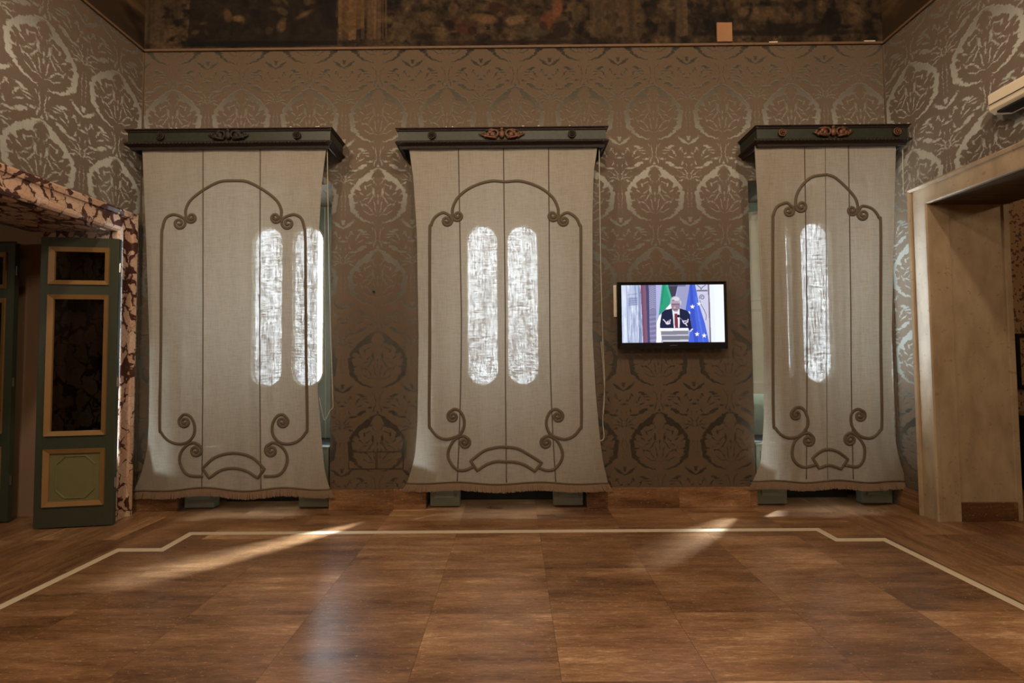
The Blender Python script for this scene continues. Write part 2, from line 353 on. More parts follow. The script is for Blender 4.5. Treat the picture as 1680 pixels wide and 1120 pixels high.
# neighbouring rooms seen through the doorways
nl = MB(); nl.box(-9.3, -9.1, -4.2, 2.0, -.05, 4.2); nl.box(-9.1, XL-.80, .9, 1.1, -.05, 4.2); nl.box(-9.1, XL-.8, -4.2, -4.0, -.05, 4.2)
structure(nl.build('wall_left_room', M['plaster'])); structure(MB().box(-9.3, XL-.5, -4.2, 2, 4.0, 4.2).build('ceiling_left_room', M['ceiling']))
t = NT('speckled_silk'); sp = t.noise(t.pos(), 26, 3); c = t.mix(t.m('GREATER_THAN', sp, .58), hexa(150, 124, 92), hexa(74, 48, 34)); t.base(c, .7); M['speckle'] = t.mat
nr = MB(); nr.box(9.3, 9.5, -5, 2.0, -.05, 4.6); nr.box(XR+.74, 9.4, .9, 1.1, -.05, 4.6); nr.box(XR+.74, 9.4, -5.2, -5.0, -.05, 4.6)
structure(nr.build('wall_right_room', M['speckle'])); structure(MB().box(XR+.74, 9.5, -5.2, 2, 4.4, 4.6).build('ceiling_right_room', M['ceiling']))

# floor, split along the inlaid border: inside and back strip run left-right, the side aisles run front-back
BP = [(0, 987), (208, 902), (269, 900), (313, 875), (1330, 862), (1374, 886), (1436, 885), (1680, 987)]
B = [FL(*p) for p in BP]
xl0 = (B[0].x+B[1].x)/2; xr0 = (B[6].x+B[7].x)/2
zf = MB()
def quad(mb, x0, x1, y0, y1, mi): mb.add([(x0,y0,0),(x1,y0,0),(x1,y1,0),(x0,y1,0)], [(0,1,2,3)], mi)
quad(zf, xl0, xr0, YB-.3, .9, 0)
quad(zf, -9.3, xl0, YB-.3, 1.1, 1); quad(zf, xr0, 9.5, YB-.3, 1.1, 1)
fl = zf.build('floor', [M['floor'], M['floor_side']]); structure(fl)
# cream inlay strip
cl = [(B[0]+(B[0]-B[1])*1.5), B[1], B[2], B[3], B[4], B[5], B[6], (B[7]+(B[7]-B[6])*1.5)]
cl[0].x = B[1].x = xl0; cl[7].x = B[6].x = xr0; cl = [Vector((p.x, p.y, 0)) for p in cl]
cl[2] = Vector((cl[2].x, cl[1].y, 0)); cl[4] = Vector((cl[4].x, cl[3].y, 0)); cl[5] = Vector((cl[5].x, cl[6].y, 0))
hw = .033; L_, R_ = [], []
for i, p in enumerate(cl):
    d0 = (p-cl[i-1]).normalized() if i else (cl[1]-cl[0]).normalized(); d1 = (cl[i+1]-p).normalized() if i < 7 else d0
    n0 = Vector((-d0.y, d0.x, 0)); n1 = Vector((-d1.y, d1.x, 0)); m = (n0+n1).normalized(); k = hw/max(.4, m.dot(n0)); L_.append(p+m*k); R_.append(p-m*k)
mb = MB(); vs = [(p.x, p.y, .0012) for p in L_]+[(p.x, p.y, .0012) for p in R_]+[(p.x, p.y, -.002) for p in L_]+[(p.x, p.y, -.002) for p in R_]
mb.add(vs, [(i, i+1, 9+i, 8+i) for i in range(7)]+[(i, 16+i, 17+i, i+1) for i in range(7)]+[(8+i, 9+i, 25+i, 24+i) for i in range(7)])
structure(mb.build('trim_1', M['inlay']))
# skirting between the recesses and at the side walls
BH = .205
mb = MB()
for a, b in ((XL, REC[0][0]), (REC[0][1], REC[1][0]), (REC[1][1], REC[2][0]), (REC[2][1], XR)):
    mb.box(a, b, -.03, .0, 0, BH); 
structure(mb.build('baseboard_back', M['base'], bevel=.004))
structure(MB().box(XR-.03, XR, -.26, -.03, 0, BH).build('baseboard_right', M['base'], bevel=.004))
# silk gimp in the corners and ledge under the frieze
mb = MB(); mb.box(XL, XR, -.022, 0, ZT-.012, ZT+.012); mb.box(XL, XL+.022, YB, 0, ZT-.012, ZT+.012); mb.box(XR-.022, XR, YB, 0, ZT-.012, ZT+.012)
structure(mb.build('trim_2', plain('brown_batten', hexa(104, 80, 58), .6, scale=12, var=.3)))
mb = MB(); mb.box(XL, XL+.012, -.012, 0, BH, ZT-.02); mb.box(XR-.012, XR, -.012, 0, BH, ZT-.02)
structure(mb.build('trim_3', plain('silk_gimp', hexa(92, 76, 58), .7)))

# ---- painted frieze (flat wall painting, generic architecture and drapery)
def vnoise(h, w, sy, sx, seed, octs=5):
    r = np.random.RandomState(seed); out = np.zeros((h, w)); amp = 1; tot = 0
    for o in range(octs):
        gy, gx = int(h/sy)+3, int(w/sx)+3; g = r.rand(gy, gx)
        Y = np.arange(h)/sy; X = np.arange(w)/sx; y0 = Y.astype(int); x0 = X.astype(int); fy = (Y-y0)[:, None]; fx = (X-x0)[None, :]
        fy = fy*fy*(3-2*fy); fx = fx*fx*(3-2*fx)
        out += amp*((g[y0][:, x0]*(1-fx)+g[y0][:, x0+1]*fx)*(1-fy)+(g[y0+1][:, x0]*(1-fx)+g[y0+1][:, x0+1]*fx)*fy); tot += amp
        amp *= .55; sy = max(1.01, sy/2); sx = max(1.01, sx/2)
    return out/tot
class Canvas:
    def __init__(s, h, w, base): s.h, s.w = h, w; s.a = np.ones((h, w, 3))*np.array(base)/255.; s.Y, s.X = np.mgrid[0:h, 0:w].astype(float)
    def blend(s, m, c): m = np.clip(m, 0, 1)[..., None]; s.a = s.a*(1-m)+m*np.array(c)/255.
    def ell(s, cx, cy, rx, ry, c, ang=0, soft=1.0, op=1.0):
        a = math.radians(ang); dx = s.X-cx; dy = s.Y-cy; u = dx*math.cos(a)+dy*math.sin(a); v = -dx*math.sin(a)+dy*math.cos(a)
        e = (np.sqrt((u/rx)**2+(v/ry)**2)-1)*min(rx, ry); s.blend((.5-e/soft)*1.0*op if op == 1 else np.clip(.5-e/soft, 0, 1)*op, c)
    def poly(s, pts, c, op=1.0):
        ins = np.zeros((s.h, s.w), bool); n = len(pts); j = n-1
        for i in range(n):
            xi, yi = pts[i]; xj, yj = pts[j]
            if yi != yj:
                ins ^= ((yi > s.Y) != (yj > s.Y)) & (s.X < (xj-xi)*(s.Y-yi)/(yj-yi)+xi)
            j = i
        s.blend(ins*op, c)
    def line(s, pts, wd, c, op=1.0):
        for (x0, y0), (x1, y1) in zip(pts[:-1], pts[1:]):
            dx, dy = x1-x0, y1-y0; L2 = dx*dx+dy*dy+1e-9; t = np.clip(((s.X-x0)*dx+(s.Y-y0)*dy)/L2, 0, 1)
            d = np.hypot(s.X-x0-t*dx, s.Y-y0-t*dy); s.blend(np.clip(wd/2-d+.5, 0, 1)*op, c)
def canvas_mesh(name, cv, corner, U, V, mat, parent=None):
    """grid mesh coloured by the canvas; corner = top-left, U = across, V = down"""
    h, w = cv.h, cv.w; corner = np.array(corner); U = np.array(U); V = np.array(V)
    jj, ii = np.mgrid[0:h, 0:w]
    co = corner+ii[..., None]/(w-1)*U+jj[..., None]/(h-1)*V
    idx = np.arange(h*w).reshape(h, w)
    fc = np.stack([idx[:-1, :-1], idx[1:, :-1], idx[1:, 1:], idx[:-1, 1:]], -1).reshape(-1, 4)
    me = bpy.data.meshes.new(name); me.vertices.add(h*w); me.vertices.foreach_set('co', co.astype(np.float32).ravel())
    me.loops.add(fc.size); me.loops.foreach_set('vertex_index', fc.astype(np.int32).ravel()); me.polygons.add(len(fc)); me.polygons.foreach_set('loop_start', np.arange(0, fc.size, 4, dtype=np.int32))
    me.update(calc_edges=True)
    at = me.color_attributes.new('col', 'FLOAT_COLOR', 'POINT'); a = np.clip(cv.a, 0, 1); a = np.where(a <= .04045, a/12.92, ((a+.055)/1.055)**2.4)
    at.data.foreach_set('color', np.concatenate([a, np.ones((h, w, 1))], -1).astype(np.float32).ravel())
    me.materials.append(mat); o = bpy.data.objects.new(name, me); COL.objects.link(o)
    if parent is not None: o.parent = parent; o.matrix_parent_inverse = parent.matrix_world.inverted()
    return o
FH, FW = 150, 900
cv = Canvas(FH, FW, (60, 42, 24)); N1 = vnoise(FH, FW, 16, 14, 3); N2 = vnoise(FH, FW, 30, 5, 8); N3 = vnoise(FH, FW, 8, 10, 12)
cv.blend((N1-.38)*3.0, (120, 90, 54)); cv.blend((N3-.55)*4, (26, 18, 12)); cv.blend((N2-.55)*2.5, (96, 74, 44)); cv.blend((.40-N1)*6, (20, 15, 11))
def fx(px): return (px-232)/(1462-232)*FW
def fy(py): return FH-1-(78-py)*FH/((ZC-ZT)*156)
for a, b, c in ((560, 640, (140, 102, 62)), (235, 262, (92, 70, 44)), (1010, 1050, (100, 74, 46)), (1120, 1135, (110, 84, 54)), (980, 995, (112, 86, 54))):
    for k in range(14):
        x = fx(a+(b-a)*random.random()); q = random.uniform(.7, 1.15); cv.line([(x, 0), (x+random.uniform(-1, 1), FH-14)], random.uniform(1, 7), tuple(v*q for v in c), .7)
cv.poly([(fx(312), 0), (fx(545), 0), (fx(556), FH-4), (fx(306), FH-4)], (30, 21, 13), .72)
for k in range(60): cv.ell(fx(random.uniform(318, 540)), fy(random.uniform(-60, 60)), random.uniform(1.5, 8), random.uniform(1.5, 6), random.choice([(96, 72, 42), (20, 14, 9), (120, 92, 54), (70, 52, 32)]), random.uniform(0, 180), 2, .6)
cv.poly([(fx(556), fy(-40)), (fx(600), fy(-40)), (fx(600), fy(45)), (fx(570), fy(52)), (fx(556), fy(34))], (132, 92, 50), .8)
for (x, y, rx, ry, c, a) in [(755, 42, 14, 12, (82, 40, 26), 10), (775, 48, 12, 10, (96, 50, 32), -20), (742, 40, 9, 6, (30, 20, 12), 30), (800, 30, 22, 7, (140, 98, 58), 12), (850, 34, 16, 7, (146, 108, 68), -14), (748, 14, 8, 10, (120, 84, 48), 0), (820, 12, 18, 8, (66, 34, 20), 10), (905, 34, 11, 14, (134, 76, 42), 15), (922, 12, 8, 18, (150, 88, 48), 5), (905, 62, 20, 6, (40, 26, 18), 8), (880, 55, 24, 8, (92, 76, 50), 0), (930, 50, 12, 12, (50, 34, 22), 0), (390, 26, 9, 5, (150, 112, 62), 5), (372, 20, 6, 10, (120, 84, 46), -10), (462, 40, 7, 9, (120, 86, 50), 10), (500, 20, 14, 3, (130, 96, 60), -30), (1230, 24, 8, 7, (124, 92, 58), 0), (1270, 24, 8, 8, (120, 86, 50), 0), (1252, 22, 6, 6, (140, 104, 64), 0), (1376, 40, 14, 16, (20, 14, 10), 0), (1340, 30, 6, 20, (84, 62, 40), 5), (700, 60, 16, 5, (40, 27, 18), 0), (1330, 50, 70, 5, (36, 24, 15), 0), (860, 72, 120, 3, (44, 28, 18), 0), (430, 70, 120, 5, (18, 12, 8), 0), (1300, 60, 110, 5, (30, 20, 12), 0)]:
    cv.ell(fx(x), fy(y), rx*FW/1230*1.1, ry*.9, c, a, 3, .85)
for k in range(260):
    x = random.uniform(640, 1450); cv.ell(fx(x), fy(random.uniform(-100, 70)), random.uniform(1, 6), random.uniform(1, 7), random.choice([(100, 76, 46), (26, 18, 12), (130, 98, 60), (74, 54, 34), (88, 52, 32), (50, 40, 26)]), random.uniform(0, 180), 2, .5)
cv.a *= (.8+.4*vnoise(FH, FW, 3, 3, 44, 2))[..., None]*.66; cv.a[..., 0] *= .95; cv.a[..., 2] *= 1.12
o = canvas_mesh('trim_4', cv, (XL, -.012, ZC), (XR-XL, 0, 0), (0, 0, ZT+.012-ZC), M['fresco']); structure(o)
cv = Canvas(60, 160, (52, 38, 24)); cv.blend((vnoise(60, 160, 8, 6, 5)-.45)*2.4, (104, 80, 52)); cv.blend((vnoise(60, 160, 6, 4, 15)-.55)*3, (24, 17, 11))
o = canvas_mesh('trim_5', cv, (XL+.012, YB, ZC), (0, -YB-.012, 0), (0, 0, ZT+.012-ZC), M['fresco']); structure(o)
o = canvas_mesh('trim_6', cv, (XR-.012, -.012, ZC), (0, YB+.012, 0), (0, 0, ZT+.012-ZC), M['fresco']); structure(o)

# ------------------------------------------------------------------ windows
def pill(cx, z0, z1, r, n=14):
    pts = [(cx+r*math.cos(a), z1-r+r*math.sin(a)) for a in [math.pi*i/n for i in range(n+1)]]
    return pts + [(cx-r*math.cos(a), z0+r-r*math.sin(a)) for a in [math.pi*i/n for i in range(n+1)]]
def holed_panel(mb, x0, x1, z0, z1, holes, yf, yb, mi=0):
    bm = bmesh.new(); edges = []
    for loop in [[(x0,z0),(x1,z0),(x1,z1),(x0,z1)]]+holes:
        vs = [bm.verts.new((x, 0, z)) for x, z in loop]; edges += [bm.edges.new((vs[i], vs[(i+1) % len(vs)])) for i in range(len(vs))]
    bmesh.ops.triangle_fill(bm, use_beauty=True, edges=edges); bm.verts.index_update()
    V = [v.co.copy() for v in bm.verts]; T = [[v.index for v in f.verts] for f in bm.faces]; E = [(e.verts[0].index, e.verts[1].index) for e in bm.edges if len(e.link_faces) == 1]; bm.free()
    n = len(V); mb.add([(v.x, yf, v.z) for v in V]+[(v.x, yb, v.z) for v in V], T+[[i+n for i in f][::-1] for f in T]+[(a, b, b+n, a+n) for a, b in E], mi)
WY = .71
for i, ((a, b), pc) in enumerate(zip(REC, PANES)):
    root = bpy.data.objects.new('window_%d' % (i+1), None); COL.objects.link(root); structure(root)
    mb = MB(); r = .18
    cs = [pc-.245, pc+.245]; holes = [pill(c, PZ0, PZ1, r) for c in cs]
    x0, x1 = a-.02, b+.02
    holed_panel(mb, x0, x1, -.02, HZ+.02, holes, WY, WY+.07); mb.build('window_frame', M['shutter'], root)
    for c in cs:
        g = MB().box(c-r-.02, c+r+.02, WY+.03, WY+.036, PZ0-.02, PZ1+.02).build('pane', M['glass'], root)
    mb = MB()
    for c in cs: # raised moulding that follows each rounded light
        pp = pill(c, PZ0-.015, PZ1+.015, r+.015); mb.tube([(x, WY, z) for x, z in pp], .014, 6, closed=True)
    mb.build('light_moulding', M['cream'], root, smooth=True)
    if i == 2:
        m2 = MB().box(0, .64, -.018, .018, PZ0-.12, PZ1+.08); ringframe(m2, .06, .58, PZ0, 2.1, .03, -.028, -.017, slope=.008); ringframe(m2, .06, .58, 2.2, PZ1, .03, -.028, -.017, slope=.008)
        cs_ = m2.build('half_open_shutter', M['cream'], root); cs_.location = (a+.035, WY-.04, 0); cs_.rotation_euler = (0, 0, math.radians(-25))
        for hz in (1.7, 2.6): MB().box(a+.015, a+.045, WY-.075, WY-.058, hz, hz+.12).build('hinge', M['steel'], root)
    portal(pc-.46, pc+.46, PZ0, PZ1, WY+.12)
    # deep seat with a dark void under the curtain, and the shutters folded at each side of the recess
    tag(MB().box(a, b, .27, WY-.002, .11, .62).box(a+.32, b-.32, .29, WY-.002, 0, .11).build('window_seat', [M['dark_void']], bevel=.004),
        ['dark low window seat in the recess behind the left curtain', 'dark low window seat in the recess behind the middle curtain', 'dark low window seat in the recess behind the right curtain'][i], 'window seat', 'window seats')
    for s, (u0, u1) in enumerate(((a+.03, a+.34), (b-.34, b-.03))):
        nm = ['left', 'middle', 'right'][i]; sd = ['left', 'right'][s]
        th = thing('side_cupboard', ((u0+u1)/2, .12, 0), 'low grey-green cupboard foot at the %s end of the gap under the %s curtain' % (sd, nm), 'cupboard', 'low cupboards in the window recesses')
        MB().box(u0, u1, .035, .13, .012, .62).build('body', M['shutter'], th, bevel=.004)
        MB().box(u0-.01, u1+.01, .025, .135, .62, .64).build('top', M['shutter'], th, bevel=.003)
        m2 = MB(); ringframe(m2, u0+.04, u1-.04, .10, .56, .025, .024, .036, slope=.008); m2.build('door_moulding', M['shutter'], th)

# ------------------------------------------------------------------ curtains
def smooth_interp(pts):
    ys = np.arange(200, 840, 2.0); p = sorted(pts, key=lambda q: q[0]); xs = np.interp(ys, [q[0] for q in p], [q[1] for q in p])
    # extend linearly past the ends so the smoothing does not flatten them
    k = 13; ker = np.ones(k)/k; xp = np.concatenate([xs[0]+(xs[1]-xs[0])*np.arange(-6, 0), xs, xs[-1]+(xs[-1]-xs[-2])*np.arange(1, 7)])
    return ys, np.convolve(xp, ker, 'valid')
CUR = [
 dict(who='left', top=[(236, 238), (535, 238)], L=[(238,233),(300,236),(400,240),(560,245),(640,245),(700,244),(740,241),(770,234),(790,227),(806,218),(820,211)],
      R=[(238,536),(300,528),(400,522),(520,521),(640,521),(700,526),(760,531),(787,536),(800,541),(820,548)], hem=802, hw=3,
      seams=[(333, 333, 331), (427, 426, 428)],
      label='grey-beige linen curtain with braid scrollwork beside the open green door', mirror=383,
      arch=[(383,296),(360,298),(333,312),(313,328),(305,343),(305,356)], archv=(314,357),
      side=[(291,353),(282,352),(272,358),(267,373),(265,400),(264,567),(262,693),(265,710),(277,723),(293,728),(308,725),(318,713),(319,697),(312,683),(302,680),(295,686)], sidev0=(294,366), sidev1=(303,692), side0=(300,357),
      low=[(333,781),(313,780),(302,773),(295,757),(297,742),(307,730),(318,726),(328,731)], lowv=(321,739),
      cart=[(332,768),(353,750),(383,743),(413,750),(434,769),(423,784),(403,772),(383,768),(363,771),(343,784)]),
 dict(who='middle', L=[(238,671),(250,672),(290,678),(380,684),(560,687),(693,685),(747,681),(777,673),(793,667),(812,660)],
      R=[(238,980),(250,979),(280,974),(347,972),(547,972),(643,977),(727,985),(760,990),(790,997),(812,1003)], hem=792, hw=2,
      seams=[(752, 757, 750), (826, 829, 831), (900, 902, 912)],
      label='grey-beige linen curtain with braid scrollwork and two bright window lights, beside the television', mirror=829,
      arch=[(829,298),(803,297),(773,307),(752,323),(743,340),(742,353)], archv=(751,354),
      side=[(732,350),(725,349),(713,357),(707,370),(705,387),(705,560),(704,687),(707,703),(717,715),(730,720),(743,718),(755,712),(761,700),(761,687),(755,675),(746,671),(738,675)], sidev0=(733,362), sidev1=(743,683), side0=(738,354),
      low=[(777,765),(763,771),(750,770),(740,760),(735,747),(738,733),(747,720),(760,715),(769,720)], lowv=(762,726),
      cart=[(772,756),(793,740),(813,734),(829,733),(850,736),(870,747),(889,759),(877,773),(862,763),(846,758),(829,757),(812,757),(796,763),(783,772)]),
 dict(who='right', L=[(236,1238),(243,1238),(313,1242),(480,1248),(560,1253),(693,1253),(760,1248),(793,1233),(808,1228)],
      R=[(236,1470),(313,1468),(547,1463),(627,1463),(720,1468),(760,1477),(783,1486),(805,1495)], hem=789, hw=2,
      seams=[(1320, 1324, 1323), (1392, 1396, 1400), (1354, 1356, 1358)],
      label='narrow grey-beige linen curtain with braid scrollwork beside the right-hand doorway', mirror=None,
      arch=[(1356,286),(1333,290),(1317,303),(1307,320),(1305,337)], archv=(1315,338),
      arch2=[(1356,286),(1370,291),(1387,306),(1402,323),(1407,337),(1406,347)], archv2=(1398,345),
      side=[(1293,333),(1287,333),(1275,339),(1269,353),(1268,373),(1268,560),(1269,687),(1273,703),(1285,715),(1300,718),(1315,712),(1325,698),(1324,682),(1317,670),(1307,668),(1300,674)], sidev0=(1294,346), sidev1=(1306,680), side0=(1297,337),
      side2=[(1413,339),(1419,338),(1432,343),(1442,357),(1445,377),(1445,560),(1447,687),(1443,707),(1430,718),(1413,716),(1400,703),(1396,690),(1398,677),(1407,671),(1416,674)], sidev02=(1416,352), sidev12=(1411,682), side02=(1410,344),
      low=[(1340,762),(1320,766),(1307,760),(1300,747),(1302,728),(1312,715),(1325,710),(1333,715)], lowv=(1326,722),
      low2=[(1387,763),(1407,765),(1417,753),(1418,733),(1408,717),(1396,710),(1388,714)], lowv2=(1395,721),
      cart=[(1333,751),(1347,740),(1360,737),(1375,741),(1391,753),(1380,769),(1360,763),(1344,768)]),
]
def volute(p, prev, c, turns=1.6, k=.12, n=34):
    """spiral from p inwards round c, going on in the direction prev -> p"""
    p = Vector(p); c = Vector(c); prev = Vector(prev); r0 = (p-c).length; a0 = math.atan2(p.y-c.y, p.x-c.x)
    sg = 1 if (p-c).cross(p-prev) > 0 else -1
    return [(c.x+(r0*(1-(1-k)*i/n))*math.cos(a0+sg*2*math.pi*turns*i/n), c.y+(r0*(1-(1-k)*i/n))*math.sin(a0+sg*2*math.pi*turns*i/n)) for i in range(1, n+1)]
CROOT = []
for ci, C in enumerate(CUR):
    ys, Lx = smooth_interp(C['L']); _, Rx = smooth_interp(C['R'])
    Lf = lambda y, a=ys, b=Lx: float(np.interp(y, a, b)); Rf = lambda y, a=ys, b=Rx: float(np.interp(y, a, b))
    TOP, HEM = 226.0, float(C['hem'])
    ph = ci*1.7
    def depth(u, t):
        t = max(0, t); base = -.30+.12*t**.9
        e = max(0, (abs(u)-.25)/.75)
        pull = .13*(e**2.2)*(max(0, t-.72)/.28)**1.6
        fold = .009*math.sin(9*u+ph+2*t)*(.3+t)+.003*math.sin(53*u+ph+5*math.sin(2*t+ph))*math.exp(-((t-.45)/.22)**2)+(.0035+.0025*math.sin(5*u+ph))*math.sin(31*u+ph*2+3*math.sin(3*t))*min(1, t*2)
        return min(-.035, base+pull+fold)
    def hem(u): return HEM+C['hw']*math.sin(7.5*u+ph+.6)*(1-abs(u)**4)+(4 if u < 0 else 0)*(abs(u)**6)*(ci == 0)
    def onto(px, py, off=0.0):
        u = 2*(px-Lf(py))/(Rf(py)-Lf(py))-1; t = (py-TOP)/(HEM-TOP); p = W(px, py, depth(u, t)); return p+(CAMP-p).normalized()*off
    ctr = W((Lf(500)+Rf(500))/2, 800, -.16); 
    root = thing('curtain', (ctr.x, -.16, ctr.z), C['label'], 'curtain', 'linen window curtains')
    CROOT.append(root); NU, NV = 72, 150; mb = MB(); g = []
    for j in range(NV+1):
        for i in range(NU+1):
            u = 2*i/NU-1; t = j/NV; py = TOP+(hem(u)-TOP)*t; px = Lf(py)+(Rf(py)-Lf(py))*(u+1)/2; g.append(W(px, py, depth(u, t)))
    mb.add(g, [(j*(NU+1)+i, j*(NU+1)+i+1, (j+1)*(NU+1)+i+1, (j+1)*(NU+1)+i) for j in range(NV) for i in range(NU)])
    mb.build('linen_panel', M['linen'], root, smooth=True)
    for a, m_, b in C['seams']:
        pts = []; 
        for k in range(60):
            f = k/59; py = 240+(hem(0)-242)*f; px = a+(m_-a)*min(1, f*2) if f < .5 else m_+(b-m_)*((f-.5)*2)**2; pts.append(onto(px, py, .004))
        mb = MB().tube(pts, .0055 if not (ci == 2 and a == 1354) else .003, 6, flat=.4); mb.build('seam', M['seam'], root, smooth=True)
    # hem braid + fringe threads
    mb = MB(); pts = []
    for k in range(81):
        u = -1+2*k/80; py = hem(u); px = Lf(py)+(Rf(py)-Lf(py))*(u+1)/2; pts.append(W(px, py, depth(u, 1))+Vector((0, -.005, 0)))
    mb.tube(pts, .007, 6); mb.build('hem_braid', M['trim_braid'], root, smooth=True)
    mb = MB(); NS = 330
    for k in range(NS+1):
        u = -1+2*k/NS; py = hem(u); px = Lf(py)+(Rf(py)-Lf(py))*(u+1)/2; p = W(px, py, depth(u, 1)); ln = .088+random.uniform(-.008, .006); w_ = .0032
        dx = .05*u*abs(u)**3+random.uniform(-.003, .003); dy = random.uniform(-.004, .004)
        mb.add([(p.x-w_, p.y-.003, p.z), (p.x+w_, p.y-.003, p.z), (p.x+w_+dx, p.y+dy, p.z-ln), (p.x-w_+dx, p.y+dy, p.z-ln), (p.x, p.y+.004, p.z), (p.x+dx, p.y+.004+dy, p.z-ln)], [(0,1,2,3), (1,4,5,2), (4,0,3,5)])
    mb.build('fringe', M['fringe'], root)
    # braid scrollwork sewn on the cloth
    def braid(path2, name='scroll_braid', closed=False, r=.0145):
        mb = MB().tube([onto(x, y, .006) for x, y in path2], r, 8, closed=closed, flat=.55); return mb.build(name, M['trim_braid'], root, smooth=True)
    def sm(p, closed=False): return [(v.x, v.y) for v in smooth_path([Vector((a, b, 0)) for a, b in p], 6, closed)]
    def arm(path, v_end): q = sm(path); return q+volute(q[-1], q[-2], v_end)
    def full_side(C, s0, v0, path, v1):
        q = sm([s0]+path); head = volute(q[0], q[1], v0); return head[::-1]+q+volute(q[-1], q[-2], v1)
    mir = (lambda p: (2*C['mirror']-p[0], p[1])) if C['mirror'] else None
    A = arm(C['arch'], C['archv']); A2 = [mir(p) for p in A] if mir else arm(C['arch2'], C['archv2'])
    braid(A[::-1]+A2[1:], 'arch_braid')
    Sd = full_side(C, C['side0'], C['sidev0'], C['side'], C['sidev1'])
    Sd2 = [mir(p) for p in Sd] if mir else full_side(C, C['side02'], C['sidev02'], C['side2'], C['sidev12'])
    braid(Sd, 'side_braid'); braid(Sd2, 'side_braid')
    Lo = arm(C['low'], C['lowv']); Lo2 = [mir(p) for p in Lo] if mir else arm(C['low2'], C['lowv2'])
    braid(Lo, 'lower_scroll_braid'); braid(Lo2, 'lower_scroll_braid')
    c = C['cart']; h = len(c)//2; 
    nt = {10: 5, 14: 7, 8: 5}[len(c)]
    top = sm(c[:nt]); bot = sm(c[nt:]); mid = lambda p, q: [(p[0]+(q[0]-p[0])*k/4, p[1]+(q[1]-p[1])*k/4) for k in range(1, 4)]
    braid(top+mid(top[-1], bot[0])+bot+mid(bot[-1], top[0]), 'cartouche_braid', closed=True)

# ------------------------------------------------------------------ carved cornices over the curtains
def sweep(mb, x0, x1, d, prof, mi=0):
    """closed profile [(outward, z)...] swept left side - front - right side, mitred"""
    n = len(prof); rings = [[(x0-o, 0, z) for o, z in prof], [(x0-o, -d-o, z) for o, z in prof], [(x1+o, -d-o, z) for o, z in prof], [(x1+o, 0, z) for o, z in prof]]
    vs = [v for r in rings for v in r]; fs = []
    for k in range(3):
        for i in range(n): fs.append((k*n+i, k*n+(i+1) % n, (k+1)*n+(i+1) % n, (k+1)*n+i))
    fs += [tuple(range(n)), tuple(3*n+i for i in range(n))[::-1]]
    mb.add(vs, fs, mi)
def rosette(mb, x, y, z, r):
    mb.tube([(x+r*math.cos(a), y, z+r*math.sin(a)) for a in [2*math.pi*k/14 for k in range(14)]], r*.22, 6, closed=True)
    for k in range(7): a = 2*math.pi*k/7; mb.ball((x+r*.55*math.cos(a), y-.004, z+r*.55*math.sin(a)), r*.26, .010, r*.26, 8, 5)
    mb.ball((x, y-.01, z), r*.28, .012, r*.28, 8, 5)
CORN = [(207, 541, 210, 236, 'left', 'open green door'), (652, 995, 208, 234, 'middle', ''), (1243, 1492, 204, 231, 'right', '')]
CD = .36
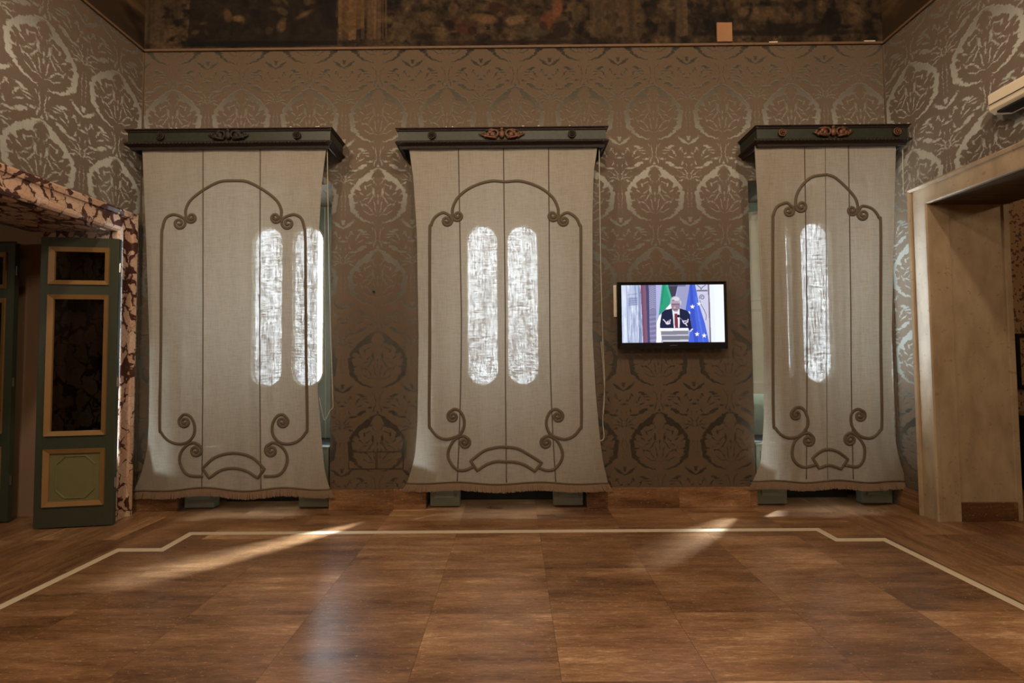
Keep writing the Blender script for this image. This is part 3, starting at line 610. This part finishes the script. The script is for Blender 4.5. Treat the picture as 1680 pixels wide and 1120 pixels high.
for ci, (a, b, yt, yb, who, _) in enumerate(CORN):
    mid = (a+b)/2; x0 = W(a+2, yt+10, -CD).x; x1 = W(b-2, yt+10, -CD).x; zt = W(mid, yt, -CD).z; zb = W(mid, yb, -CD).z; H = zt-zb
    lab = ['carved green and brown pelmet above the left curtain, its worn centre ornament dark', 'carved green and brown pelmet above the middle curtain, with reddish gilt ornament', 'shorter carved green and brown pelmet above the right curtain, its centre ornament glinting gold'][ci]
    root = thing('pelmet', ((x0+x1)/2, 0, zb), lab, 'pelmet', 'carved pelmets')
    mb = MB(); sweep(mb, x0, x1, CD-.03, [(0, zb+.03), (.008, zb+.03), (.012, zt-.03), (-.02, zt-.03), (-.02, zb+.03)])
    mb.build('frieze_board', M['green_dark'], root)
    mb = MB(); mb.box(x0-.02, x1+.02, -CD+.02, -.001, zt-.022, zt-.006); mb.build('top_board', M['brown'], root)
    mb = MB(); sweep(mb, x0, x1, CD-.03, [(-.02, zt-.035), (.010, zt-.035), (.022, zt-.024), (.026, zt-.012), (.034, zt-.006), (.034, zt), (-.02, zt)]); mb.build('upper_moulding', M['brown'], root)
    mb = MB(); sweep(mb, x0, x1, CD-.03, [(-.02, zb-.035), (-.004, zb-.035), (.004, zb-.012), (.024, zb), (.036, zb+.012), (.034, zb+.022), (.02, zb+.034), (.01, zb+.04), (-.02, zb+.04)]); mb.build('lower_moulding', M['brown'], root)
    # running leaf carving along the lower moulding
    for zz, yy, rr, st in ((zb+.010, -CD-.008, .011, .036), (zt-.008, -CD-.004, .006, .028)):
        n = int((x1-x0)/st*6); rad = [rr*(.45+.62*abs(math.sin(math.pi*k/6)))*random.uniform(.85, 1.12) for k in range(n+1)]
        MB().tube([(x0+(x1-x0)*k/n, yy, zz+random.uniform(-.0015, .0015)) for k in range(n+1)], rad, 7).build('leaf_carving', M['brown'], root, smooth=True)
    for k in range(5):   # pale chips where the paint has gone
        x = x0+(x1-x0)*random.random(); MB().box(x, x+random.uniform(.008, .022), -CD-.008, -CD+.006, zt-.001, zt+.006).build('paint_chip', M['cream'], root)
    zc = (zb+zt)/2+.008; yf = -CD+.012
    xr = [x0+(x1-x0)*f for f in ((.16, .84), (.16, .84), (.16, .93))[ci]]
    mats = [M['brown'], M['brown'], M['gilt']]
    for x in xr:
        mb = MB(); rosette(mb, x, yf-.008, zc, .034); mb.build('rosette', M['gilt'] if ci == 2 else M['brown'], root, smooth=True)
    mb = MB(); xc = (x0+x1)/2; hw_ = .15 if ci != 1 else .17
    for s in (-1, 1):
        pts = []
        for k in range(26):
            f = k/25; r = .046*(1-.75*f); an = 2*math.pi*1.3*f; pts.append((xc+s*(hw_*.42+r*math.cos(an)), yf-.014, zc+r*math.sin(an)))
        mb.tube(pts, [.013*(1-.5*k/25) for k in range(26)], 7)
        for k in range(5):
            x = xc+s*(hw_*(.55+.14*k)); mb.ball((x, yf-.010, zc+.018*math.sin(k*1.7)), .028-.003*k, .014, .030-.003*k, 8, 6)
        mb.tube([(xc+s*hw_*.3, yf-.01, zc-.04), (xc+s*hw_*.7, yf-.014, zc-.03), (xc+s*hw_*1.1, yf-.01, zc-.012), (xc+s*hw_*1.35, yf-.006, zc+.006)], [.012, .014, .010, .004], 6)
        mb.tube([(xc+s*hw_*.2, yf-.01, zc+.03), (xc+s*hw_*.6, yf-.014, zc+.045), (xc+s*hw_*1.0, yf-.01, zc+.035)], [.010, .012, .004], 6)
    mb.ball((xc, yf-.012, zc), .03, .02, .042, 10, 7); mb.ball((xc, yf-.012, zc+.05), .018, .012, .016)
    mb.build('centre_ornament', [M['brown'], M['gilt'], M['gilt']][ci], root, smooth=True)

# ------------------------------------------------------------------ curtain cords, hooks, nail, wall hatch
def cord(pts, r, ci):
    p = [W(x, y, d) for x, y, d in pts]; MB().tube(smooth_path(p, 5), r, 6).build('pull_cord', M['cord'], CROOT[ci], smooth=True)
cord([(537, 240, -.28), (538, 330, -.2), (540, 440, -.12), (543, 560, -.06), (546, 655, -.04), (546, 668, -.04), (541, 674, -.05), (534, 688, -.06), (531, 686, -.06), (527, 668, -.06), (524, 652, -.06)], .0042, 0)
cord([(533, 340, -.10), (533, 450, -.05), (534, 600, -.03), (534, 720, -.03)], .003, 0)
cord([(983, 243, -.28), (984, 330, -.2), (986, 450, -.1), (989, 560, -.05), (992, 620, -.04), (991, 650, -.04), (989, 690, -.04), (991, 715, -.04), (988, 722, -.05), (983, 722, -.06)], .0042, 1)
cord([(986, 560, -.08), (990, 610, -.06), (992, 650, -.06), (990, 680, -.06)], .003, 1)
cord([(1481, 238, -.28), (1482, 300, -.2), (1485, 400, -.12), (1486, 520, -.10), (1486, 640, -.10)], .0042, 2)
for (x, y), l in zip([(542, 803), (1002, 792), (1231, 793), (664, 796), (216, 815)], ['right corner of the left curtain', 'right corner of the middle curtain', 'left corner of the right curtain', 'left corner of the middle curtain', 'left corner of the left curtain']):
    p = W(x, y, -.03); mb = MB().tube([(p.x, -.0005 if p.z > BH else -.031, p.z), (p.x, -.05, p.z), (p.x, -.058, p.z+.006), (p.x, -.056, p.z+.016)], .0032, 6); mb.ball((p.x, -.056, p.z+.018), .005, .005, .005)
    tag(mb.build('hook', M['steel'], smooth=True), 'small steel hook holding the bottom %s' % l, 'hook', 'curtain hooks')
p = W(614, 478); mb = MB().tube([(p.x, 0, p.z), (p.x, -.02, p.z)], .006, 8); mb.ball((p.x, -.02, p.z), .014, .005, .014); tag(mb.build('nail', M['matte_black'], smooth=True), 'dark nail head in the silk between the left and middle curtains', 'nail')
a = W(572, 741); b = W(618, 769); c = W(662, 741); mb = MB()
for x0, x1 in ((a.x, b.x-.004), (b.x+.004, c.x)): ringframe(mb, x0, x1, b.z, a.z, .006, -.006, -.0005)
mb2 = mb; root = thing('wall_hatch', ((a.x+c.x)/2, 0, b.z), 'silk-covered hatch flush with the wall, low between the left and middle curtains', 'hatch')
mb2.build('hatch_edge', M['brown'], root); MB().box(a.x+.005, c.x-.005, -.004, -.0005, b.z+.005, a.z-.005).build('hatch_panel', M['dam_back_dimmed'], root)
# light tab leaning on the frieze ledge, and two small pale scraps
p0 = W(1176, 75, -.03); p1 = W(1200, 38, -.03); mb = MB().box(p0.x, p1.x, -.045, -.024, ZT+.0122, p1.z); 
tag(mb.build('wooden_block', plain('pale_wood', hexa(150, 108, 72), .6, var=.2), bevel=.003), 'pale wooden block standing on the ledge against the painted frieze', 'block')
for (x0, x1, y), l in zip([(1262, 1276, 73), (1418, 1436, 70)], ['pale scrap on the frieze ledge, nearer the wooden block', 'pale scrap on the frieze ledge, nearer the right corner']):
    q0 = W(x0, y, -.02); q1 = W(x1, y, -.02); tag(MB().box(q0.x, q1.x, -.021, -.0125, ZT+.0122, ZT+.022).build('scrap', M['white_plastic']), l, 'scrap', 'scraps on the ledge')

# ------------------------------------------------------------------ television
TW, TH = 336, 190
cv = Canvas(TH, TW, (168, 172, 214))
sx = lambda x: (x-155)/(1500-155)*TW
sy = lambda y: (y-143)/(890-143)*TH
P_ = lambda pts: [(sx(x), sy(y)) for x, y in pts]
cv.blend(np.clip((vnoise(TH, TW, 30, 8, 2)-.4)*1.2, 0, 1), (130, 134, 176))
cv.poly(P_([(150,140),(430,140),(430,900),(150,900)]), (176, 186, 214)); cv.blend((vnoise(TH, TW, 60, 4, 9)-.45)*3*(cv.X < sx(430)), (120, 132, 168)); cv.blend((vnoise(TH, TW, 40, 3, 19)-.5)*4*(cv.X < sx(430)), (232, 238, 250))
cv.poly(P_([(150,140),(225,140),(225,900),(175,900)]), (214, 224, 240), .6)
for x in (225, 380, 395): cv.line(P_([(x, 150), (x+8, 890)]), 1.6, (92, 100, 140), .8)
cv.poly(P_([(255,300),(360,300),(360,405),(258,405)]), (120, 130, 168), .45)
for y in (262, 318, 345, 372, 398): cv.line(P_([(240, y+6), (365, y-6)]), 1.5, (88, 98, 138), .7)
cv.poly(P_([(408,140),(478,140),(500,900),(430,900)]), (124, 88, 110)); cv.poly(P_([(408,140),(440,140),(455,900),(430,900)]), (112, 70, 100), .6)
cv.poly(P_([(478,140),(520,140),(530,900),(490,900)]), (70, 68, 110))
cv.poly(P_([(515,140),(610,140),(610,900),(520,900)]), (126, 124, 160)); 
for k in range(11): cv.line(P_([(525, 190+k*26), (565, 165+k*26), (600, 180+k*26)]), 1.8, (186, 190, 220), .6)
for k in range(12): cv.line(P_([(520, 530+k*30), (600, 520+k*30)]), 2, (176, 174, 206) if k % 2 else (92, 88, 128), .6)
cv.poly(P_([(610,140),(700,140),(690,400),(640,890),(605,890)]), (172, 174, 216))
cv.poly(P_([(770,140),(900,140),(860,300),(800,320)]), (62, 60, 78)); cv.poly(P_([(900,140),(1060,140),(1000,520),(940,480),(880,300)]), (150, 152, 190)); cv.poly(P_([(780,140),(1000,140),(1000,165),(780,165)]), (90, 90, 120), .7)
cv.poly(P_([(690,140),(765,140),(812,300),(780,420),(700,480),(640,540),(655,420)]), (44, 150, 118)); cv.poly(P_([(735,140),(765,140),(812,300),(790,330)]), (70, 176, 140), .8); cv.line(P_([(715,150),(680,400)]), 3, (28, 116, 92), .6)
cv.poly(P_([(655,530),(690,520),(665,890),(602,890),(612,620)]), (244, 246, 252)); cv.poly(P_([(735,450),(800,385),(815,440),(760,470)]), (240, 240, 248))
cv.poly(P_([(1055,140),(1125,140),(1170,400),(1240,640),(1290,890),(1020,890),(1060,600),(990,480)]), (72, 98, 208)); cv.poly(P_([(1055,140),(1085,140),(1110,500),(1150,890),(1100,890),(1060,600)]), (52, 74, 178), .7); cv.line(P_([(1130,300),(1170,600),(1220,890)]), 4, (100, 128, 230), .6)
cv.poly(P_([(1125,140),(1300,140),(1300,890),(1290,890),(1240,640),(1170,400)]), (196, 196, 222)); cv.poly(P_([(1140,212),(1285,212),(1285,230),(1140,230)]), (110, 108, 130)); cv.line(P_([(1150,150),(1190,180),(1200,205),(1215,180),(1260,150)]), 2.5, (100, 98, 120))
import math as _m
cv.line([(sx(1212+(38-.065*k)*_m.cos(k*.02+2.6)), sy(308+(38-.065*k)*_m.sin(k*.02+2.6))) for k in range(0, 460, 25)], 2.4, (104, 102, 124)); cv.line(P_([(1180,345),(1195,400),(1235,470),(1262,540),(1255,600)]), 2, (104, 102, 124))
cv.poly(P_([(1290,140),(1310,140),(1316,890),(1300,890)]), (120, 100, 110)); cv.poly(P_([(1310,140),(1510,140),(1510,900),(1318,900)]), (232, 240, 250)); cv.poly(P_([(1310,140),(1370,140),(1380,900),(1318,900)]), (220, 230, 240), .7)
def star(x, y, r, c=(250, 250, 255)):
    cv.poly([(sx(x+(r if k % 2 == 0 else r*.42)*math.sin(math.pi*k/5)), sy(y-(r if k % 2 == 0 else r*.42)*math.cos(math.pi*k/5))) for k in range(10)], c)
for x, y, r in ((1083, 428, 32), (1170, 392, 30), (1136, 782, 32), (1228, 800, 34)): star(x, y, r)
cv.line(P_([(1036,490),(1046,505),(1040,525)]), 3, (240,242,255)); cv.line(P_([(1050,745),(1062,725),(1080,715)]), 3, (240,242,255))
cv.poly(P_([(680,500),(720,468),(815,448),(920,448),(1010,478),(1045,520),(1060,640),(1070,700),(1040,740),(1020,700),(655,700),(655,640)]), (30, 36, 64)); cv.poly(P_([(815,450),(915,450),(912,700),(830,700),(818,560)]), (224, 226, 240)); cv.poly(P_([(845,515),(885,515),(892,700),(848,700)]), (118, 52, 62))
cv.line(P_([(812,455),(822,560),(830,700)]), 2, (16, 18, 36)); cv.line(P_([(920,455),(925,560),(912,700)]), 2, (16, 18, 36))
cv.ell(sx(862), sy(400), 14.5, 22, (148, 124, 140)); cv.ell(sx(862), sy(345), 16.5, 14, (168, 168, 184)); cv.ell(sx(868), sy(326), 12, 7, (204, 204, 216)); cv.ell(sx(835), sy(352), 4, 5, (126, 124, 146)); cv.ell(sx(858), sy(372), 11, 6, (176, 150, 164)); cv.ell(sx(930), sy(375), 2.5, 8, (190, 190, 206))
cv.poly(P_([(815,385),(912,385),(912,402),(815,402)]), (96, 80, 102), .75); cv.ell(sx(850), sy(436), 3.2, 3, (190, 168, 180)); cv.ell(sx(860), sy(468), 7, 3, (120, 96, 112)); cv.ell(sx(868), sy(484), 7, 3.4, (180, 160, 176), 0, 1, .6)
cv.ell(sx(898), sy(547), 3.8, 4.8, (8, 8, 16)); cv.line(P_([(905,560),(955,605)]), 1.8, (150, 150, 180))
for pts in ([(700,590),(735,630),(740,645)], [(735,640),(780,630),(790,595)], [(740,632),(765,610)], [(735,640),(755,650),(785,640)]): cv.line(P_(pts), 3.4, (222, 208, 226))
for pts in ([(950,610),(965,635),(990,650)], [(985,640),(1015,625),(1022,590)], [(960,612),(1000,610)], [(990,645),(1005,670)]): cv.line(P_(pts), 3.4, (222, 208, 226))
cv.poly(P_([(655,702),(1022,702),(1022,735),(655,738)]), (236, 236, 240)); cv.poly(P_([(662,738),(1022,735),(1024,800),(668,800)]), (130, 128, 142)); cv.poly(P_([(666,785),(1022,783),(1022,803),(668,803)]), (186, 186, 200)); cv.poly(P_([(670,803),(1024,803),(1024,855),(680,855)]), (120, 118, 134)); cv.poly(P_([(690,852),(1020,850),(1020,876),(690,878)]), (196, 196, 210)); cv.poly(P_([(690,878),(1020,876),(1020,900),(690,900)]), (18, 18, 30))
cv.a = np.clip(cv.a*1.04+(rng.rand(TH, TW, 1)-.5)*.02, 0, 1)
TY = -.11
tl = W(1012, 463, TY); trp = W(1191, 461, TY); bl = W(1015, 573, TY)
x0, x1, z0, z1 = tl.x+.002, trp.x+.004, bl.z, (tl.z+trp.z)/2
root = thing('television', ((x0+x1)/2, 0, z0), 'black flat television on the wall, showing a speaker at a lectern between flags', 'television')
MB().box(x0+.004, x1-.004, TY+.012, -.045, z0+.004, z1-.004).build('back_shell', M['matte_black'], root, bevel=.01)
MB().box((x0+x1)/2-.2, (x0+x1)/2+.2, -.046, -.001, z0+.15, z1-.15).build('wall_bracket', M['matte_black'], root)
s_l = W(1019.5, 468, TY).x; s_r = W(1187.5, 468, TY).x; s_t = W(1100, 467, TY).z; s_b = W(1105, 561.5, TY).z
mb = MB(); o4 = [(x0,z0),(x1,z0),(x1,z1),(x0,z1)]; i4 = [(s_l,s_b),(s_r,s_b),(s_r,s_t),(s_l,s_t)]
vs = [(x,TY,z) for x,z in o4]+[(x,TY+.006,z) for x,z in i4]+[(x,TY+.014,z) for x,z in o4]+[(x,TY+.014,z) for x,z in i4]; fs = []
for k in range(4):
    n = (k+1) % 4; fs += [(k,n,4+n,4+k),(8+k,12+k,12+n,8+n),(k,8+k,8+n,n),(4+k,4+n,12+n,12+k)]
mb.add(vs, fs); mb.build('bezel', M['black'], root)
canvas_mesh('screen', cv, (s_l-.001, TY+.009, s_t+.001), (s_r-s_l+.002, 0, 0), (0, 0, s_b-s_t-.002), M['screen'], root)
# small pale maker's mark on the lower bezel (its letters are a blur in the photo)
mk = W(1105.5, 566.3, TY); mb = MB(); lx = mk.x-.036
for k, (w_, h_) in enumerate(((.012, .010), (.009, .009), (.010, .010), (.009, .012), (.010, .009), (.008, .008))):
    mb.box(lx, lx+w_*.75, TY-.0012, TY+.002, mk.z-h_/2, mk.z+h_/2 if k % 2 else mk.z+h_/3); lx += .0125
mb.build('badge', plain('grey_badge', hexa(90, 90, 92), .4), root)
tag(MB().box(W(1006.5, 500).x, W(1011.5, 500).x, -.02, -.0005, W(1008, 520).z, W(1008, 468).z).build('cable_cover', M['white_plastic'], bevel=.003), 'short pale cable cover on the wall at the left edge of the television', 'cable cover')

# ------------------------------------------------------------------ left doorway: breccia casing, reveal, green door leaves
CX = -3.90
yi = LD0; yo = XP(222, 560, CX).y; zi = LDH; zo = XP(222, 338, CX).z
prof = [(0, 0), (0, .06), (.02, .075), (.05, .078), (.06, .066), (.17, .066), (.175, .085), (.215, .092), (.235, .080), (.24, 0)]  # (out from the opening, projection)
sc_ = (yo-yi)/.24
def casing(mb, xw, sgn, ya, yb_, zh, prof, k=1.0):
    n = len(prof)
    rings = [[(xw+sgn*p, ya+o*k, 0) for o, p in prof], [(xw+sgn*p, ya+o*k, zh+o*k) for o, p in prof], [(xw+sgn*p, yb_-o*k, zh+o*k) for o, p in prof], [(xw+sgn*p, yb_-o*k, 0) for o, p in prof]]
    vs = [v for r in rings for v in r]; fs = [(q*n+i, q*n+(i+1) % n, (q+1)*n+(i+1) % n, (q+1)*n+i) for q in range(3) for i in range(n)]+[tuple(range(n)), tuple(3*n+i for i in range(n))]
    mb.add(vs, fs)
mb = MB(); casing(mb, XL, 1, LD0, LD1, LDH, prof, sc_); structure(mb.build('trim_7', M['marble']))
mb = MB(); mb.box(XL-.66, XL+.001, LD0-.012, LD0+.002, 0, LDH); mb.box(XL-.66, XL+.001, LD1-.002, LD1+.012, 0, LDH); mb.box(XL-.66, XL+.001, LD1, LD0, LDH-.012, LDH+.002); structure(mb.build('trim_8', M['marble']))
p = W(40, 560, LD0-.0); mb = MB(); qa = W(23, 560, -.16).x; qb = W(58, 560, -.16).x
mb.box(qa, XL-.60, -.16, .9, 0, 2.80); mb.box(qa-.3, XL-.60, -.15, .9, 2.80, 4.0); structure(mb.build('wall_left_pier', plain('pinkish_plaster', hexa(158, 130, 104), .85, scale=3)))
def door_leaf(loc, rz, w, h, label):
    root = thing('door_leaf', (0, 0, 0), label, 'door', 'green glazed door leaves')
    T = .045; sxw = .085  # stile width
    rails = [(0, .225*h*.42), (.0, 0)]
    # openings measured on the photographed leaf as fractions of its height
    o1 = (.145*h*.62, .270*h); o2 = (.315*h, .795*h); o3 = (.838*h, .962*h)
    o1 = (.075*h, .262*h)
    mb = MB(); mb.box(0, sxw, -T/2, T/2, 0, h); mb.box(w-sxw, w, -T/2, T/2, 0, h)
    for z0, z1 in ((0, o1[0]), (o1[1], o2[0]), (o2[1], o3[0]), (o3[1], h)): mb.box(sxw, w-sxw, -T/2, T/2, z0, z1)
    mb.build('frame', M['green'], root, bevel=.002)
    MB().box(sxw, w-sxw, -.008, .008, *o1).build('lower_panel', M['sage'], root)
    for z0, z1 in (o2, o3):
        MB().box(sxw+.01, w-sxw-.01, -.004, .002, z0+.01, z1-.01).build('glass_pane', M['door_glass'], root)
    for z0, z1 in (o1, o2, o3):
        m2 = MB(); ringframe(m2, sxw-.01, w-sxw+.01, z0-.01, z1+.01, .042, -T/2-.016, -.005, slope=.016); m2.build('moulding', M['ochre'], root)
    xa, xb = sxw+.085, w-sxw-.085; za, zb = o1[0]+.06, o1[1]-.06; c = .075
    oc = [(xa+c,za),(xb-c,za),(xb,za+c),(xb,zb-c),(xb-c,zb),(xa+c,zb),(xa,zb-c),(xa,za+c)]
    den = []; 
    for k in range(8):
        p, q = oc[k], oc[(k+1) % 8]; den += [(p[0]+(q[0]-p[0])*f, -.010, p[1]+(q[1]-p[1])*f) for f in (0, .12, .88)]
    MB().tube(den, .007, 6, closed=True).build('octagonal_moulding', M['sage'], root)
    for z in (.35, 1.3, 2.4): MB().tube([(w+.006, -.008, z), (w+.006, -.008, z+.09)], .008, 8).build('hinge', M['steel'], root)
    root.location = loc; root.rotation_euler = (0, 0, rz); return root
dl = FL(57, 866, .012); dr = FL(187, 859, .012); vec = dr-dl; zt_ = W(120, 391, (dl.y+dr.y)/2).z
door_leaf((dl.x, dl.y, .012), math.atan2(vec.y, vec.x), vec.length, zt_-.012, 'green glazed door leaf with ochre mouldings, open in the marble doorway beside the left curtain')
ql = W(-95, 700, -.33); qr = W(20, 700, -.33)
door_leaf((ql.x, -.33, .012), 0, qr.x-ql.x, zt_-.02, 'shadowed green door leaf at the left edge of the picture, beyond the plaster pier')
# ------------------------------------------------------------------ right doorway: plain beige stone casing
kx = 3.95; yo = XP(1497, 560, kx).y; yi = XP(1529, 560, kx).y; zi = XP(1521, 334, kx).z; zo = XP(1491, 303, kx).z
prof = [(0, 0), (0, .035), (.012, .045), (.03, .045), (.034, .036), (.185, .036), (.19, .05), (.215, .058), (.235, .04), (.24, 0)]
mb = MB(); casing(mb, XR, -1, yi, RD1, zi, prof, (yo-yi)/.24); structure(mb.build('trim_9', M['stone']))
mb = MB(); rx = XR+.17
mb.box(XR-.001, rx, RD0+.003, yi, 0, zi); mb.box(XR-.001, rx, RD1, RD1+.02, 0, zi); mb.box(XR-.001, rx, RD1, yi, zi, RDH+.02)
mb.box(rx-.02, XR+.74, RD0-.012, RD0+.003, 0, RDH); mb.box(XR+.70, XR+.75, RD0-.022, RD0+.0, 0, RDH)
structure(mb.build('trim_10', M['stone']))
mb = MB().box(rx+.005, XR+.695, RD0-.035, RD0-.012, 0, .175); structure(mb.build('baseboard_doorway', M['base_dark'], bevel=.004))
# next room furniture glimpsed at the right edge
q = W(1668, 552, .2)
mb = MB(); fr = thing('picture_frame', (q.x+.3, .87, 1.1), 'black-framed picture glimpsed through the right doorway', 'picture')
X0 = W(1667, 552, .86).x; Z1 = W(1672, 547, .86).z; ringframe(mb, X0, X0+.8, Z1-.68, Z1, .045, .86, .898); mb.build('frame', M['black'], fr)
MB().box(X0+.04, X0+.76, .885, .897, Z1-.64, Z1-.04).build('canvas', M['speckle'], fr)
X0 = W(1674, 690, .5).x; Z1 = W(1674, 681, .5).z; cb = thing('cabinet', (X0+.5, .65, 0), 'black cabinet at the right edge, in the room beyond the stone doorway', 'cabinet')
MB().box(X0+.01, X0+1.0, .5, .89, .06, Z1-.03).build('body', M['black'], cb, bevel=.005); MB().box(X0, X0+1.02, .48, .897, Z1-.03, Z1).build('top', M['black'], cb, bevel=.004)
for k in range(2): MB().box(X0+.04+.48*k, X0+.48+.48*k, .488, .502, .1, Z1-.08).build('door', M['matte_black'], cb, bevel=.003)
mb = MB()
for xx in (X0+.05, X0+.95):
    for yy in (.54, .85): mb = MB().box(xx-.02, xx+.02, yy-.02, yy+.02, 0, .06); mb.build('foot', M['matte_black'], cb)

# ------------------------------------------------------------------ air conditioner high on the right wall
ya = XP(1620, 170, 3.80).y; z1 = XP(1620, 154, 3.80).z; z0 = XP(1620, 190, 3.80).z; yb_ = ya-1.0
ac = thing('air_conditioner', (XR, (ya+yb_)/2, z0), 'long cream air conditioner on the silk wall above the right doorway', 'air conditioner')
pr = [(XR-.0005, z0+.01), (XR-.14, z0+.0), (XR-.185, z0+.035), (XR-.19, z1-.02), (XR-.17, z1), (XR-.0005, z1)]
mb = MB(); n = len(pr); mb.add([(x, ya, z) for x, z in pr]+[(x, yb_, z) for x, z in pr], [(i, (i+1) % n, n+(i+1) % n, n+i) for i in range(n)]+[tuple(range(n)), tuple(range(n, 2*n))]); mb.build('casing', M['white_plastic'], ac, bevel=.006)
MB().box(XR-.195, XR-.188, yb_+.02, ya-.01, z0+.075, z0+.078).build('panel_joint', M['brown'], ac)
MB().box(XR-.17, XR-.05, yb_+.05, ya-.05, z0-.004, z0+.012).build('louvre', M['matte_black'], ac)
